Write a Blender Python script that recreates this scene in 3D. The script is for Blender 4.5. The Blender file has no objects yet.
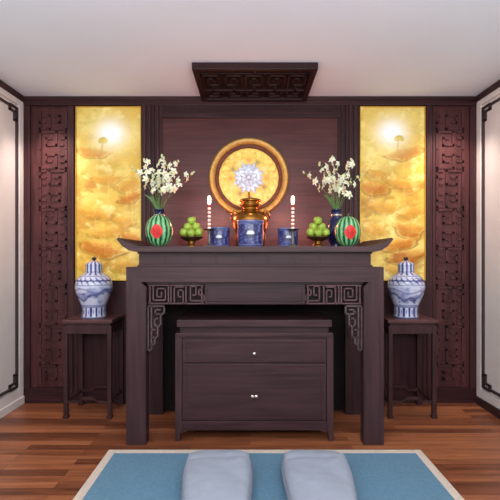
import bpy, bmesh, math, random
import numpy as np
from mathutils import Vector, Matrix
PI = math.pi
sc = bpy.context.scene
C = bpy.data.collections.new('altar_room'); sc.collection.children.link(C)
rnd = random.Random(7)
F, HX, HY, EYE = 450.0, 250.0, 256.0, 1.30     # focal length (px), horizon centre, eye height (m)
def at(px, py, Y):                              # measured photo point -> room point at depth Y
    return Vector(((px-HX)*Y/F, Y, EYE-(py-HY)*Y/F))

# ------------------------------------------------------------------ materials
def lin(c):
    return tuple((v/255/12.92 if v/255 <= .04045 else ((v/255+.055)/1.055)**2.4) for v in c)
def rgba(c): return (*lin(c), 1)
def new_mat(name):
    m = bpy.data.materials.new(name); m.use_nodes = True
    nt = m.node_tree; return m, nt, nt.nodes['Principled BSDF']
def plain(name, col, rough=.5, metal=0, vary=.06, scale=20, emit=0, ecol=None, bump=0):
    m, nt, b = new_mat(name); N, L = nt.nodes, nt.links
    tc = N.new('ShaderNodeTexCoord'); nz = N.new('ShaderNodeTexNoise'); nz.inputs['Scale'].default_value = scale; nz.inputs['Detail'].default_value = 4
    L.new(tc.outputs['Object'], nz.inputs['Vector'])
    r = N.new('ShaderNodeValToRGB'); r.color_ramp.elements[0].position = .3; r.color_ramp.elements[1].position = .7
    a = lin(col)
    r.color_ramp.elements[0].color = (*[v*(1-vary) for v in a], 1); r.color_ramp.elements[1].color = (*[min(1, v*(1+vary)) for v in a], 1)
    L.new(nz.outputs['Fac'], r.inputs['Fac']); L.new(r.outputs['Color'], b.inputs['Base Color'])
    b.inputs['Roughness'].default_value = rough; b.inputs['Metallic'].default_value = metal
    if emit:
        b.inputs['Emission Color'].default_value = rgba(ecol or col); b.inputs['Emission Strength'].default_value = emit
    if bump:
        bp = N.new('ShaderNodeBump'); bp.inputs['Strength'].default_value = bump; bp.inputs['Distance'].default_value = .01
        L.new(nz.outputs['Fac'], bp.inputs['Height']); L.new(bp.outputs['Normal'], b.inputs['Normal'])
    return m
def wood(name, dark, light, axis='X', rough=.42, sc_=1.0, coat=0):
    m, nt, b = new_mat(name); N, L = nt.nodes, nt.links
    tc = N.new('ShaderNodeTexCoord'); mp = N.new('ShaderNodeMapping')
    s = {'X': (1.2, 14, 22), 'Z': (14, 14, 1.0), 'Y': (14, 1.2, 22)}[axis]
    mp.inputs['Scale'].default_value = tuple(v*sc_ for v in s)
    L.new(tc.outputs['Object'], mp.inputs['Vector'])
    nz = N.new('ShaderNodeTexNoise'); nz.inputs['Scale'].default_value = 1.6; nz.inputs['Detail'].default_value = 7; nz.inputs['Distortion'].default_value = .6
    L.new(mp.outputs['Vector'], nz.inputs['Vector'])
    r = N.new('ShaderNodeValToRGB'); r.color_ramp.elements[0].position = .3; r.color_ramp.elements[1].position = .72
    r.color_ramp.elements[0].color = rgba(dark); r.color_ramp.elements[1].color = rgba(light)
    L.new(nz.outputs['Fac'], r.inputs['Fac']); L.new(r.outputs['Color'], b.inputs['Base Color'])
    b.inputs['Roughness'].default_value = rough+.06; b.inputs['Specular IOR Level'].default_value = .28
    bp = N.new('ShaderNodeBump'); bp.inputs['Strength'].default_value = .12; bp.inputs['Distance'].default_value = .004
    L.new(nz.outputs['Fac'], bp.inputs['Height']); L.new(bp.outputs['Normal'], b.inputs['Normal'])
    return m
def painted(name, rough=.4, metal=0, emit=0, coat=0):
    m, nt, b = new_mat(name); N, L = nt.nodes, nt.links
    a = N.new('ShaderNodeVertexColor'); a.layer_name = 'paint'
    nz = N.new('ShaderNodeTexNoise'); nz.inputs['Scale'].default_value = 40; nz.inputs['Detail'].default_value = 3
    tc = N.new('ShaderNodeTexCoord'); L.new(tc.outputs['Object'], nz.inputs['Vector'])
    mx = N.new('ShaderNodeMix'); mx.data_type = 'RGBA'; mx.blend_type = 'OVERLAY'; mx.inputs['Factor'].default_value = .12
    L.new(a.outputs['Color'], mx.inputs['A']); L.new(nz.outputs['Fac'], mx.inputs['B'])
    L.new(mx.outputs['Result'], b.inputs['Base Color'])
    b.inputs['Roughness'].default_value = rough; b.inputs['Metallic'].default_value = metal; b.inputs['Coat Weight'].default_value = coat
    if emit:
        L.new(mx.outputs['Result'], b.inputs['Emission Color']); b.inputs['Emission Strength'].default_value = emit
    return m

def floor_mat():
    m, nt, b = new_mat('floor_planks'); N, L = nt.nodes, nt.links
    tc = N.new('ShaderNodeTexCoord')
    br = N.new('ShaderNodeTexBrick'); br.inputs['Scale'].default_value = 1
    br.inputs['Brick Width'].default_value = 1.1; br.inputs['Row Height'].default_value = .072; br.inputs['Mortar Size'].default_value = .0012
    br.offset = .37; br.inputs['Bias'].default_value = 0
    br.inputs['Color1'].default_value = (0, 0, 0, 1); br.inputs['Color2'].default_value = (1, 1, 1, 1); br.inputs['Mortar'].default_value = (.0, .0, .0, 1)
    L.new(tc.outputs['Object'], br.inputs['Vector'])
    mp = N.new('ShaderNodeMapping'); mp.inputs['Scale'].default_value = (1.3, 22, 1); L.new(tc.outputs['Object'], mp.inputs['Vector'])
    nz = N.new('ShaderNodeTexNoise'); nz.inputs['Scale'].default_value = 1.5; nz.inputs['Detail'].default_value = 8; nz.inputs['Distortion'].default_value = .8
    L.new(mp.outputs['Vector'], nz.inputs['Vector'])
    mix = N.new('ShaderNodeMix'); mix.data_type = 'FLOAT'; mix.inputs['Factor'].default_value = .62
    L.new(br.outputs['Color'], mix.inputs['A']); L.new(nz.outputs['Fac'], mix.inputs['B'])
    r = N.new('ShaderNodeValToRGB'); e = r.color_ramp.elements
    e[0].position = .2; e[0].color = rgba(FLOOR[0]); e[1].position = .8; e[1].color = rgba(FLOOR[2])
    k = e.new(.5); k.color = rgba(FLOOR[1])
    L.new(mix.outputs['Result'], r.inputs['Fac'])
    dk = N.new('ShaderNodeMix'); dk.data_type = 'RGBA'; dk.inputs['B'].default_value = rgba((62, 34, 24))
    L.new(br.outputs['Fac'], dk.inputs['Factor']); L.new(r.outputs['Color'], dk.inputs['A'])
    L.new(dk.outputs['Result'], b.inputs['Base Color']); b.inputs['Roughness'].default_value = .34
    return m
FLOOR = ((84, 44, 29), (138, 80, 51), (188, 118, 78))

W_WALL = wood('wall_wood', (51, 25, 27), (90, 49, 50), 'Z', .38)
W_PANEL = wood('centre_wall_wood', (66, 33, 32), (90, 50, 49), 'X', .3)
W_TRIM = wood('trim_wood', (40, 19, 19), (65, 34, 37), 'X', .4)
W_TRIMV = wood('trim_wood_upright', (41, 19, 22), (70, 38, 39), 'Z', .4)
W_ALTAR = wood('altar_wood', (53, 33, 34), (74, 50, 51), 'X', .42)
W_ALTARV = wood('altar_wood_upright', (51, 32, 34), (73, 49, 51), 'Z', .42)
W_APRON = wood('altar_apron_wood', (44, 26, 28), (62, 39, 43), 'X', .4)
W_FRET = wood('altar_fret_wood', (76, 52, 53), (106, 77, 78), 'X', .4)
W_BRACKET = wood('corner_bracket_wood', (71, 55, 56), (101, 82, 83), 'X', .4)
W_CAB = wood('cabinet_wood', (50, 30, 33), (73, 48, 50), 'X', .42)
W_CABV = wood('cabinet_wood_upright', (54, 34, 34), (76, 50, 52), 'Z', .42)
W_STAND = wood('stand_wood', (45, 25, 26), (71, 44, 45), 'Z', .42)
W_STANDT = wood('stand_top_wood', (67, 39, 41), (98, 64, 64), 'X', .35)
W_CANOPY = wood('canopy_wood', (31, 10, 11), (50, 21, 21), 'X', .45)
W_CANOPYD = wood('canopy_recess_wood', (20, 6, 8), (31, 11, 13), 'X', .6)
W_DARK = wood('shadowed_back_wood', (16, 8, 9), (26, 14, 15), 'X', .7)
M_FLOOR = floor_mat()
M_CEIL = plain('ceiling_paint', (228, 234, 242), .9, vary=.015, scale=3)
M_SIDE = plain('side_wall_paint', (238, 232, 228), .8, vary=.02, scale=4)
M_SIDEFR = plain('side_wall_border_paint', (222, 214, 210), .7, vary=.03, scale=6)
M_LINE = plain('dark_moulding', (54, 36, 38), .5, vary=.15)
M_GOLDART = painted('gold_relief_panel', .5, .1, .12)
M_GOLDEDGE = plain('gold_edge', (196, 150, 60), .35, .7)
M_RING = plain('gilded_ring', (174, 136, 66), .45, .35, vary=.22, scale=30, bump=.3)
M_RINGD = wood('ring_dark_wood', (74, 36, 28), (110, 60, 44), 'X', .5)
M_DISC = painted('gold_mandala', .4, .1, .3)
M_CRYS = plain('silver_white_lotus', (180, 196, 214), .25, .15, vary=.25, scale=60)
M_BRASS = plain('polished_brass', (150, 102, 40), .25, .85, vary=.35, scale=14)
M_BRASSD = plain('aged_brass', (140, 92, 36), .35, .85, vary=.3, scale=20)
M_PORC = painted('blue_white_porcelain', .3, 0, 0, .12)
M_COBALT = plain('cobalt_glaze', (22, 26, 66), .2, vary=.4, scale=30)
M_SAND = plain('incense_ash', (150, 138, 120), .95, vary=.2, scale=120)
M_BRONZE = plain('dark_bronze', (70, 54, 30), .35, .6, vary=.3)
M_APPLE = plain('green_apple_skin', (150, 176, 62), .3, vary=.25, scale=18)
M_STALK = plain('apple_stalk', (82, 62, 34), .7)
M_MELON = painted('watermelon_rind', .25, 0, 0, .2)
M_RED = plain('red_paper', (214, 44, 38), .6, vary=.12, scale=60)
M_REDD = plain('red_paper_cut', (168, 22, 24), .6, vary=.1)
M_PETAL = plain('white_orchid_petal', (236, 236, 212), .55, vary=.08)
M_LIP = plain('orchid_throat', (205, 205, 110), .5, vary=.2)
M_BUD = plain('orchid_bud', (200, 208, 150), .5, vary=.15)
M_STEM = plain('green_stem', (96, 120, 62), .5, vary=.2)
M_LEAF = plain('green_leaf', (74, 106, 48), .4, vary=.25)
M_BULB = plain('glowing_bulb', (255, 236, 214), .4, emit=4, ecol=(255, 226, 200))
M_BEADW = plain('white_bead', (236, 214, 200), .25, vary=.1, emit=.25, ecol=(255, 200, 180))
M_BEADR = plain('red_bead', (166, 60, 50), .25, vary=.2)
M_STICK = plain('candlestick_metal', (104, 100, 96), .3, .6, vary=.3)
M_RUG = plain('blue_rug_pile', (98, 136, 160), .95, vary=.1, scale=60, bump=.3)
M_RUGB = plain('cream_rug_border', (214, 198, 182), .9, vary=.08, scale=50)
M_CUSH = plain('grey_cushion_fabric', (156, 164, 178), .9, vary=.06, scale=14, bump=.3)
M_CUSHP = plain('grey_cushion_piping', (140, 143, 156), .9, vary=.06, scale=30)
M_CHROME = plain('chrome_knob', (215, 205, 195), .2, .9, vary=.05)
M_BLACK = plain('jar_knob_glaze', (28, 26, 50), .2, vary=.2)

# ------------------------------------------------------------------ mesh helpers
class MB:
    def __init__(s): s.bm = bmesh.new()
    def box(s, x0, x1, y0, y1, z0, z1, bev=0):
        b = min(bev, .45*abs(x1-x0), .45*abs(y1-y0), .45*abs(z1-z0))
        t = bmesh.new(); r = bmesh.ops.create_cube(t, size=1)
        for v in t.verts:
            v.co = Vector(((x0+x1)/2+v.co.x*(x1-x0), (y0+y1)/2+v.co.y*(y1-y0), (z0+z1)/2+v.co.z*(z1-z0)))
        if b > 0: bmesh.ops.bevel(t, geom=t.edges[:], offset=b, segments=2, affect='EDGES', profile=.6)
        s.add(t); return s
    def add(s, t, M=None):
        if M is not None: bmesh.ops.transform(t, matrix=M, verts=t.verts[:])
        me = bpy.data.meshes.new('tmp'); t.to_mesh(me); t.free(); s.bm.from_mesh(me); bpy.data.meshes.remove(me)
    def prism(s, pts, y0, y1):                   # polygon in x,z pushed through y
        a = [s.bm.verts.new((x, y0, z)) for x, z in pts]; b = [s.bm.verts.new((x, y1, z)) for x, z in pts]
        n = len(pts)
        s.bm.faces.new(a); s.bm.faces.new(b[::-1])
        for i in range(n): s.bm.faces.new((a[i], b[i], b[(i+1) % n], a[(i+1) % n]))
        return s
    def tube(s, pts, r, n=8, taper=None):
        pts = [Vector(p) for p in pts]; rings = []
        for i, p in enumerate(pts):
            d = (pts[min(i+1, len(pts)-1)]-pts[max(i-1, 0)]).normalized()
            u = d.cross(Vector((0, 0, 1)) if abs(d.z) < .95 else Vector((1, 0, 0))).normalized(); v = d.cross(u)
            rr = r if taper is None else r*(1+(taper-1)*i/(len(pts)-1))
            rings.append([s.bm.verts.new(p+rr*(math.cos(2*PI*k/n)*u+math.sin(2*PI*k/n)*v)) for k in range(n)])
        for a, b in zip(rings, rings[1:]):
            for k in range(n): s.bm.faces.new((a[k], a[(k+1) % n], b[(k+1) % n], b[k]))
        s.bm.faces.new(rings[0][::-1]); s.bm.faces.new(rings[-1]); return s
    def lathe(s, prof, n=40, M=None, cx=0, cy=0, cz=0):  # prof = (r, z) list, axis z
        t = bmesh.new(); rings = []
        for r, z in prof:
            if r < 1e-5: rings.append([t.verts.new((cx, cy, cz+z))])
            else: rings.append([t.verts.new((cx+r*math.cos(2*PI*k/n), cy+r*math.sin(2*PI*k/n), cz+z)) for k in range(n)])
        for a, b in zip(rings, rings[1:]):
            for k in range(n):
                k2 = (k+1) % n
                if len(a) == 1 and len(b) == 1: continue
                if len(a) == 1: t.faces.new((a[0], b[k2], b[k]))
                elif len(b) == 1: t.faces.new((a[k], a[k2], b[0]))
                else: t.faces.new((a[k], a[k2], b[k2], b[k]))
        s.add(t, M); return s
    def ball(s, c, r, seg=16, sx=1, sy=1, sz=1):
        t = bmesh.new(); bmesh.ops.create_uvsphere(t, u_segments=seg, v_segments=max(6, seg//2), radius=r)
        s.add(t, Matrix.Translation(c) @ Matrix.Diagonal((sx, sy, sz, 1))); return s
    def bars(s, segs, x0, z0, cell, t, yf, yb, flip=1, cz=None):   # fretwork: lattice strokes on a grid standing in x,z
        cz = cz or cell
        for (a, b, c, d) in segs:
            xa, xb = sorted((x0+flip*a*cell, x0+flip*c*cell)); za, zb = sorted((z0+b*cz, z0+d*cz))
            s.box(xa-t/2, xb+t/2, yf, yb, za-t/2, zb+t/2, .0015)
        return s
    def build(s, name, mat, parent=None, smooth=False):
        bmesh.ops.recalc_face_normals(s.bm, faces=s.bm.faces[:])
        me = bpy.data.meshes.new(name); s.bm.to_mesh(me); s.bm.free()
        return link(name, me, mat, parent, smooth)
def link(name, me, mat, parent=None, smooth=False):
    o = bpy.data.objects.new(name, me); C.objects.link(o)
    if mat: me.materials.append(mat)
    if smooth:
        for p in me.polygons: p.use_smooth = True
    if smooth == 'angle':
        me.set_sharp_from_angle(angle=math.radians(40))
    if parent: o.parent = parent
    return o
def path(*pts):                                  # polyline -> segments
    return [(*a, *b) for a, b in zip(pts, pts[1:])]
def struct(o): o['kind'] = 'structure'; return o
def tag(o, label, cat, group=None):
    o['label'] = label; o['category'] = cat
    if group: o['group'] = group
    return o
def thing(name, label, cat, loc=(0, 0, 0), group=None):
    o = bpy.data.objects.new(name, None); C.objects.link(o); o.location = loc; o.empty_display_size = .05
    return tag(o, label, cat, group)
def copy_tree(o, parent=None):
    c = o.copy(); C.objects.link(c)
    if parent: c.parent = parent
    for ch in list(o.children): copy_tree(ch, c)
    return c
def paint_mesh(me, cols):
    a = me.color_attributes.new('paint', 'FLOAT_COLOR', 'POINT')
    a.data.foreach_set('color', np.concatenate([cols, np.ones((len(cols), 1))], 1).astype(np.float32).ravel())
def L3(c): return np.array(lin(c))
def value_noise(x, y, seed, px=None):
    r = np.random.RandomState(seed); g = r.rand(64, 64)
    xi, yi = np.floor(x).astype(int), np.floor(y).astype(int); fx, fy = x-xi, y-yi
    fx, fy = fx*fx*(3-2*fx), fy*fy*(3-2*fy)
    w = (px or 64)
    def G(i, j): return g[(i % w) % 64, j % 64]
    return (G(xi, yi)*(1-fx)+G(xi+1, yi)*fx)*(1-fy)+(G(xi, yi+1)*(1-fx)+G(xi+1, yi+1)*fx)*fy
def fbm(x, y, seed, o=4, px=None):
    s, a, t = 0, 1., 0
    for k in range(o):
        s = s+a*value_noise(x*2**k, y*2**k, seed+k, px*2**k if px else None); t += a; a *= .55
    return s/t
def mixc(c, d, m): return c*(1-m[..., None])+d*m[..., None]
def painted_lathe(name, prof, fn, mat, parent, n=96, steps=90):
    # resample the profile evenly, paint by angle (0..1) and height (0..1)
    P = np.array(prof, float); d = np.r_[0, np.cumsum(np.hypot(*np.diff(P, axis=0).T))]
    t = np.linspace(0, d[-1], steps); R = np.interp(t, d, P[:, 0]); Z = np.interp(t, d, P[:, 1])
    th = np.arange(n)/n
    vs = [(R[i]*math.cos(2*PI*k/n), R[i]*math.sin(2*PI*k/n), Z[i]) for i in range(steps) for k in range(n)]
    fs = [(i*n+k, i*n+(k+1) % n, (i+1)*n+(k+1) % n, (i+1)*n+k) for i in range(steps-1) for k in range(n)]
    fs += [tuple(range(n))[::-1], tuple(range((steps-1)*n, steps*n))]
    me = bpy.data.meshes.new(name); me.from_pydata(vs, [], fs); me.update()
    TH, ZZ = np.meshgrid(th, Z); paint_mesh(me, fn(TH, ZZ).reshape(-1, 3))
    o = link(name, me, mat, parent, True); return o

# ------------------------------------------------------------------ room
XW, H, YW = 2.027, 2.704, 4.0
Y0 = -0.6
struct(MB().box(-XW-.1, XW+.1, Y0, YW+.1, -.06, 0).build('floor', M_FLOOR))
struct(MB().box(-XW-.1, XW+.1, Y0, YW+.1, H, H+.06).build('ceiling', M_CEIL))
struct(MB().box(-XW-.1, XW+.1, YW, YW+.1, 0, H).build('wall_back', W_WALL))
struct(MB().box(-XW-.1, -XW, Y0, YW, 0, H).build('wall_left', M_SIDE))
struct(MB().box(XW, XW+.1, Y0, YW, 0, H).build('wall_right', M_SIDE))
tn = [0]
def trim(mb, mat):
    tn[0] += 1; return struct(mb.build('trim_%d' % tn[0], mat))
# cornice on the back wall and along the sides
trim(MB().box(-XW, XW, YW-.035, YW, H-.075, H, .006).box(-XW, XW, YW-.05, YW, H-.03, H, .006), W_TRIM)
for s in (-1, 1):
    a, b = sorted((s*XW, s*(XW-.045)))
    trim(MB().box(a, b, Y0, YW-.05, H-.05, H, .006), W_TRIMV)
    a2, b2 = sorted((s*XW, s*(XW-.03)))
    # pale border of the side panelling: uprights and rails
    mb = MB().box(a2, b2, YW-.1, YW-.03, .0, H-.05, .004).box(a2, b2, Y0, YW-.1, H-.1, H-.05, .004)
    mb.box(a2, b2, Y0, YW-.1, .07, .15, .004); mb.box(*sorted((s*XW, s*(XW-.012))), Y0, YW-.1, .15, H-.1)
    trim(mb, M_SIDEFR)
    a3, b3 = sorted((s*(XW-.012), s*(XW-.034)))
    # dark moulding line with notched scroll corners
    yl = YW-.125
    mb = MB()
    def ln(y0, y1, z0, z1): mb.box(a3, b3, y0, y1, z0, z1, .002)
    zt, zb, w = H-.135, .175, .016
    ln(yl-w, yl, zb+.11, zt-.11); ln(Y0, yl-.11, zt-w, zt); ln(Y0, yl-.11, zb, zb+w)
    for zz, d in ((zt, -1), (zb, 1)):
        def seg(y0, z0, y1, z1):
            ya, yb = sorted((yl+y0, yl+y1)); za, zb_ = sorted((zz+d*z0, zz+d*z1)); ln(ya-w, yb, za-w/2, zb_+w/2)
        seg(0, .11, 0, .0); seg(0, 0, -.11, 0); seg(-.0, .11, -.035, .11); seg(-.035, .11, -.035, .04); seg(-.035, .04, -.11, .04); seg(-.11, .04, -.11, 0)
    trim(mb, M_LINE)
    bb = MB().box(*sorted((s*XW, s*(XW-.04))), Y0, YW-.03, 0, .07, .006).build('baseboard_left' if s < 0 else 'baseboard_right', M_SIDEFR if s < 0 else M_LINE); struct(bb)  # right board dark: the floor-edge shadow is put into its colour
struct(MB().box(-XW+.04, XW-.04, YW-.02, YW, 0, .13, .004).box(-XW+.04, XW-.04, YW-.028, YW, 0, .03, .004).build('baseboard_back', W_TRIM))
# centre wall panel, band above it and fluted pilasters
trim(MB().box(-.78, .78, YW-.012, YW, .13, 2.53, .003), W_PANEL)
mb = MB().box(-.78, .78, YW-.03, YW, 2.53, 2.629, .003).box(-.78, .78, YW-.04, YW, 2.52, 2.537, .004)
x = -.76
while x < .75:
    mb.bars(path((0, 0), (0, 3), (2, 3), (2, 1), (1, 1), (1, 2)), x, 2.557, .016, .007, YW-.036, YW-.02, cz=.017); x += .05
trim(mb, W_TRIM)
for s in (-1, 1):
    c = s*.87
    mb = MB().box(c-.092, c+.092, YW-.03, YW, .13, 2.629, .003)
    for k, wd in ((-.06, .018), (-.022, .012), (.012, .02), (.06, .03)): mb.box(c+s*k-wd/2, c+s*k+wd/2, YW-.055, YW-.03, .13, 2.629, .006)
    trim(mb, W_TRIMV)
    # outer plain stiles beside the carved bands
    for xx in (1.585, 1.985):
        w = .028 if xx < 1.9 else .04
        trim(MB().box(s*xx-w, s*xx+w, YW-.03, YW, .13, 2.629, .005), W_TRIMV)
    # wainscot panel below the gold picture
    trim(MB().box(*sorted((s*.965, s*1.556)), YW-.03, YW, .13, 1.07, .004), W_TRIMV)

# carved fretwork bands (relief on the wall)
def carved_band(cx, label):
    t = thing('carved_wall_panel', label, 'carving', (cx, YW-.0, .14))
    MB().box(-.145, .145, -.012, 0, .0, 2.47, .003).build('board', W_WALL, t)
    mb = MB(); cell, tt = .0285, .0195
    U = path((0, 0), (0, 5), (5, 5), (5, 1), (2, 1), (2, 3), (3.5, 3)) + path((8, 0), (8, 3), (6.4, 3)) + path((8, 4), (8, 5), (6.4, 5)) + path((6.4, 1), (7, 1))
    U += path((8, 11), (8, 6), (3, 6), (3, 10), (6, 10), (6, 8), (4.5, 8)) + path((0, 11), (0, 8), (1.6, 8)) + path((0, 7), (0, 6), (1.6, 6)) + path((1.6, 10), (1, 10))
    z = .045
    for k in range(7):
        fl = 1 if k % 2 == 0 else -1
        mb.bars(U, -fl*4*cell, z, cell, tt, -.024, -.01, fl); z += 12.1*cell
    mb.build('fretwork', W_WALL, t)
    return t
carved_band(at(54, 0, 4).x, 'dark wooden fretwork band carved in relief, beside the left wall')
carved_band(at(449, 0, 4).x, 'dark wooden fretwork band carved in relief, beside the right wall')

# ------------------------------------------------------------------ gold lotus pictures
def gold_picture(x0, x1, label, sun, bud, leaves, seed):
    z0, z1 = 1.088, 2.612
    t = thing('lotus_picture', label, 'picture', ((x0+x1)/2, YW, z0))
    w, h = x1-x0, z1-z0
    nx, nz = 110, 290
    u = np.linspace(0, 1, nx); v = np.linspace(0, 1, nz); Uu, V = np.meshgrid(u, v)
    X, Z = Uu*65, (1-V)*173                    # picture units
    n1 = fbm(Uu*2.6+5, V*11, seed, 5); n2 = fbm(Uu*6, V*20+3, seed+20, 4); n3 = fbm(Uu*1.5+n1*1.2, V*5+n1, seed+40, 3)
    n4 = fbm(Uu*9+n1*2, V*34, seed+60, 4); n5 = fbm(Uu*4+n3*2, V*13+n1*2, seed+80, 4)
    low = np.clip((Z-30)/50, 0, 1)
    col = np.empty(Uu.shape+(3,)); col[:] = L3((224, 190, 84))
    col = mixc(col, L3((238, 220, 134)), np.clip((n3-.44)*5, 0, 1)*.9)
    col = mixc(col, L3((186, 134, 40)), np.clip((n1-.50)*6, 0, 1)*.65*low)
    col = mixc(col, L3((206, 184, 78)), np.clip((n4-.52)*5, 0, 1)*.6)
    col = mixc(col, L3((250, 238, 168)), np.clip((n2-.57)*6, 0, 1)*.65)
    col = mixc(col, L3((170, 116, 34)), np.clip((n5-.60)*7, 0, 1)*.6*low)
    hgt = n1*.35+n2*.25+n4*.3
    for (cx, cz, rx, rz, tilt, tone) in leaves:
        dx, dz = X-cx, Z-cz+(n5-.5)*3
        a = dx+tilt*dz; b = dz-tilt*dx*1.2+.012*dx*dx/ (rx/14)-1.
        ang = np.arctan2(b/rz, a/rx); rr = np.hypot(a/rx, b/rz)*(1+.10*np.sin(5*ang+cx)+.5*(n1-.5))
        m = np.clip((1-rr)*3, 0, 1)
        leafc = np.empty_like(col); leafc[:] = L3(((196, 126, 28), (176, 108, 22), (208, 152, 46))[tone])
        veins = .5+.5*np.sin(ang*14+rr*2); leafc = mixc(leafc, L3((244, 208, 104)), np.clip(veins*.25*rr+np.clip(-b/rz, 0, 1)*.5+(n2-.55), 0, 1))
        col = mixc(col, leafc, m*(1. if tone != 2 else .75))
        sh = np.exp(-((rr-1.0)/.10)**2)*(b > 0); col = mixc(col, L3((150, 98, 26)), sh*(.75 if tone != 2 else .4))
        hgt = hgt+m*.5*(1-np.clip(rr, 0, 1)**2)
        stem = np.exp(-((X-cx-2*np.sin(Z/25+cx))/.8)**2)*(Z > cz+rz*.6)*(Z < cz+24); col = mixc(col, L3((240, 210, 130)), stem*.28); hgt = hgt+stem*.15
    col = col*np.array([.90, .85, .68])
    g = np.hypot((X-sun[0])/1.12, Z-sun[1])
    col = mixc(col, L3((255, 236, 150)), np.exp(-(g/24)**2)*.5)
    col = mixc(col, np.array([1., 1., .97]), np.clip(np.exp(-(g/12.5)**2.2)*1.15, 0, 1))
    bx, bz = bud
    for k in range(5):                          # lotus bloom before the pale disc
        an = -PI/2+(k-2)*.55; px_, pz_ = bx+math.cos(an)*3.2, bz+math.sin(an)*2.6
        m = np.clip((1-np.hypot((X-px_)/2.6, (Z-pz_)/3))*4, 0, 1); col = mixc(col, L3((214, 196, 104)), m*.9); hgt = hgt+m*.3
    stem = np.exp(-((X-bx+1.2*np.sin((Z-bz)/5))/.7)**2)*(Z > bz)*(Z < bz+16); col = mixc(col, L3((206, 168, 76)), stem*.8)
    vs = np.stack([Uu*w-w/2, -.022-.012*np.clip(hgt, 0, 1.4), V*h], -1).reshape(-1, 3)
    fs = [(j*nx+i, j*nx+i+1, (j+1)*nx+i+1, (j+1)*nx+i) for j in range(nz-1) for i in range(nx-1)]
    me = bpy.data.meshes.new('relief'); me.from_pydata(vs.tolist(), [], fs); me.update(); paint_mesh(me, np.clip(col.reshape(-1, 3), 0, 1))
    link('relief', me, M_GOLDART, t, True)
    MB().box(-w/2, w/2, -.014, 0, 0, h).build('backing', M_GOLDEDGE, t)
    e = .007; mb = MB()
    mb.box(-w/2-e, -w/2, -.04, 0, -e, h+e, .002).box(w/2, w/2+e, -.04, 0, -e, h+e, .002).box(-w/2, w/2, -.04, 0, h, h+e, .002).box(-w/2, w/2, -.04, 0, -e, 0, .002)
    mb.build('frame', M_GOLDEDGE, t)
gold_picture(at(76.5, 0, 3.97).x, at(140.5, 0, 3.97).x, 'backlit gold lotus relief with its white sun right of centre, by the left wall', (35, 26), (27, 35),
    [(18, 45, 19, 6, .1, 0), (52, 78, 15, 7, -.15, 2), (30, 72, 18, 5, 0, 2), (54, 90, 14, 6, -.25, 0), (20, 106, 20, 7, .12, 2), (47, 114, 13, 6, .2, 2), (30, 125, 22, 6, -.1, 2), (55, 132, 12, 8, .15, 0), (24, 142, 24, 9, .22, 0), (15, 160, 13, 8, 0, 2), (48, 158, 15, 7, -.1, 2)], 11)
gold_picture(at(360.5, 0, 3.97).x, at(424.5, 0, 3.97).x, 'backlit gold lotus relief with a leaf right below its white sun, by the right wall', (32, 25), (39, 33),
    [(46, 46, 19, 7, -.18, 0), (18, 66, 12, 5, .1, 2), (14, 80, 17, 8, .1, 0), (46, 76, 20, 6, 0, 2), (22, 100, 18, 6, .1, 2), (52, 104, 14, 7, -.2, 2), (15, 122, 13, 8, .1, 2), (50, 122, 16, 9, .1, 0), (38, 137, 22, 7, -.12, 0), (48, 150, 22, 8, -.1, 1), (40, 164, 18, 6, .1, 2)], 23)

# ------------------------------------------------------------------ ceiling canopy
t = thing('ceiling_canopy', 'dark fretwork wooden canopy panel mounted on the ceiling above the altar', 'canopy', (.036, 3.26, H))
hw, dp = .458, .69
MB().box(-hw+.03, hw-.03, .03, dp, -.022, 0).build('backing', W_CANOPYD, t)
MB().box(-hw, hw, 0, .045, -.05, 0, .004).box(-hw, hw, dp-.045, dp, -.05, 0, .004).box(-hw, -hw+.045, .045, dp-.045, -.05, 0, .004).box(hw-.045, hw, .045, dp-.045, -.05, 0, .004).build('frame', W_CANOPY, t)
mb = MB()
def cb(x0, y0, x1, y1, w=.02):
    xa, xb = sorted((x0, x1)); ya, yb = sorted((y0, y1)); mb.box(xa-w/2, xb+w/2, ya-w/2, yb+w/2, -.036, -.02, .002)
cb(-hw+.05, .48, hw-.05, .48, .03); cb(-hw+.05, .12, hw-.05, .12)
for i in range(5):
    cx = -.335+i*.1675; q = 1 if i % 2 == 0 else -1
    for (a, b, c, d) in path((-.07, .42), (-.07, .17), (.06, .17), (.06, .36), (-.03, .36), (-.03, .23), (.02, .23), (.02, .30)): cb(cx+q*a, b, cx+q*c, d)
    cb(cx, .08, cx, .12); cb(cx, .42, cx, .48)
    for (a, b, c, d) in path((-.06, .52), (-.06, .61), (.05, .61), (.05, .55), (0, .55)): cb(cx+q*a, b, cx+q*c, d)
mb.build('fretwork', W_CANOPY, t)

# ------------------------------------------------------------------ round gilded mandala on the wall
cx, cz = at(248.7, 177.3, 3.93).x, at(0, 177.3, 3.93).z
S = 3.99/F
t = thing('mandala_relief', 'round gold framed mandala relief with silver lotus, hung on the back wall', 'wall ornament', (cx, YW-.012, cz))
RX = Matrix.Rotation(PI/2, 4, 'X')              # lathe axis turned toward the room
MB().lathe([(33.2*S, 0), (33.2*S, .04), (34*S, .052), (36*S, .062), (38.2*S, .06), (39.6*S, .045), (39.8*S, .03), (39.8*S, 0), (33.2*S, 0)], 96, RX).build('outer_ring', M_RING, t, 'angle')
MB().lathe([(29.8*S, 0), (29.8*S, .03), (30.4*S, .036), (32.8*S, .036), (33.19*S, .03), (33.19*S, 0), (29.8*S, 0)], 96, RX).build('inner_ring', M_RINGD, t, 'angle')
nr, na = 60, 180; vs, cols, fs = [], [], []
ra = np.linspace(0.02, 1, nr); an = np.arange(na)/na*2*PI; A, R = np.meshgrid(an, ra)
pet = lambda n, ph: np.abs(np.sin(n*A/2+ph))
col = np.empty(A.shape+(3,)); col[:] = L3((228, 202, 96))
nzv = fbm(R*6+np.cos(A)*3+8, np.sin(A)*6+8, 3, 4)
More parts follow.
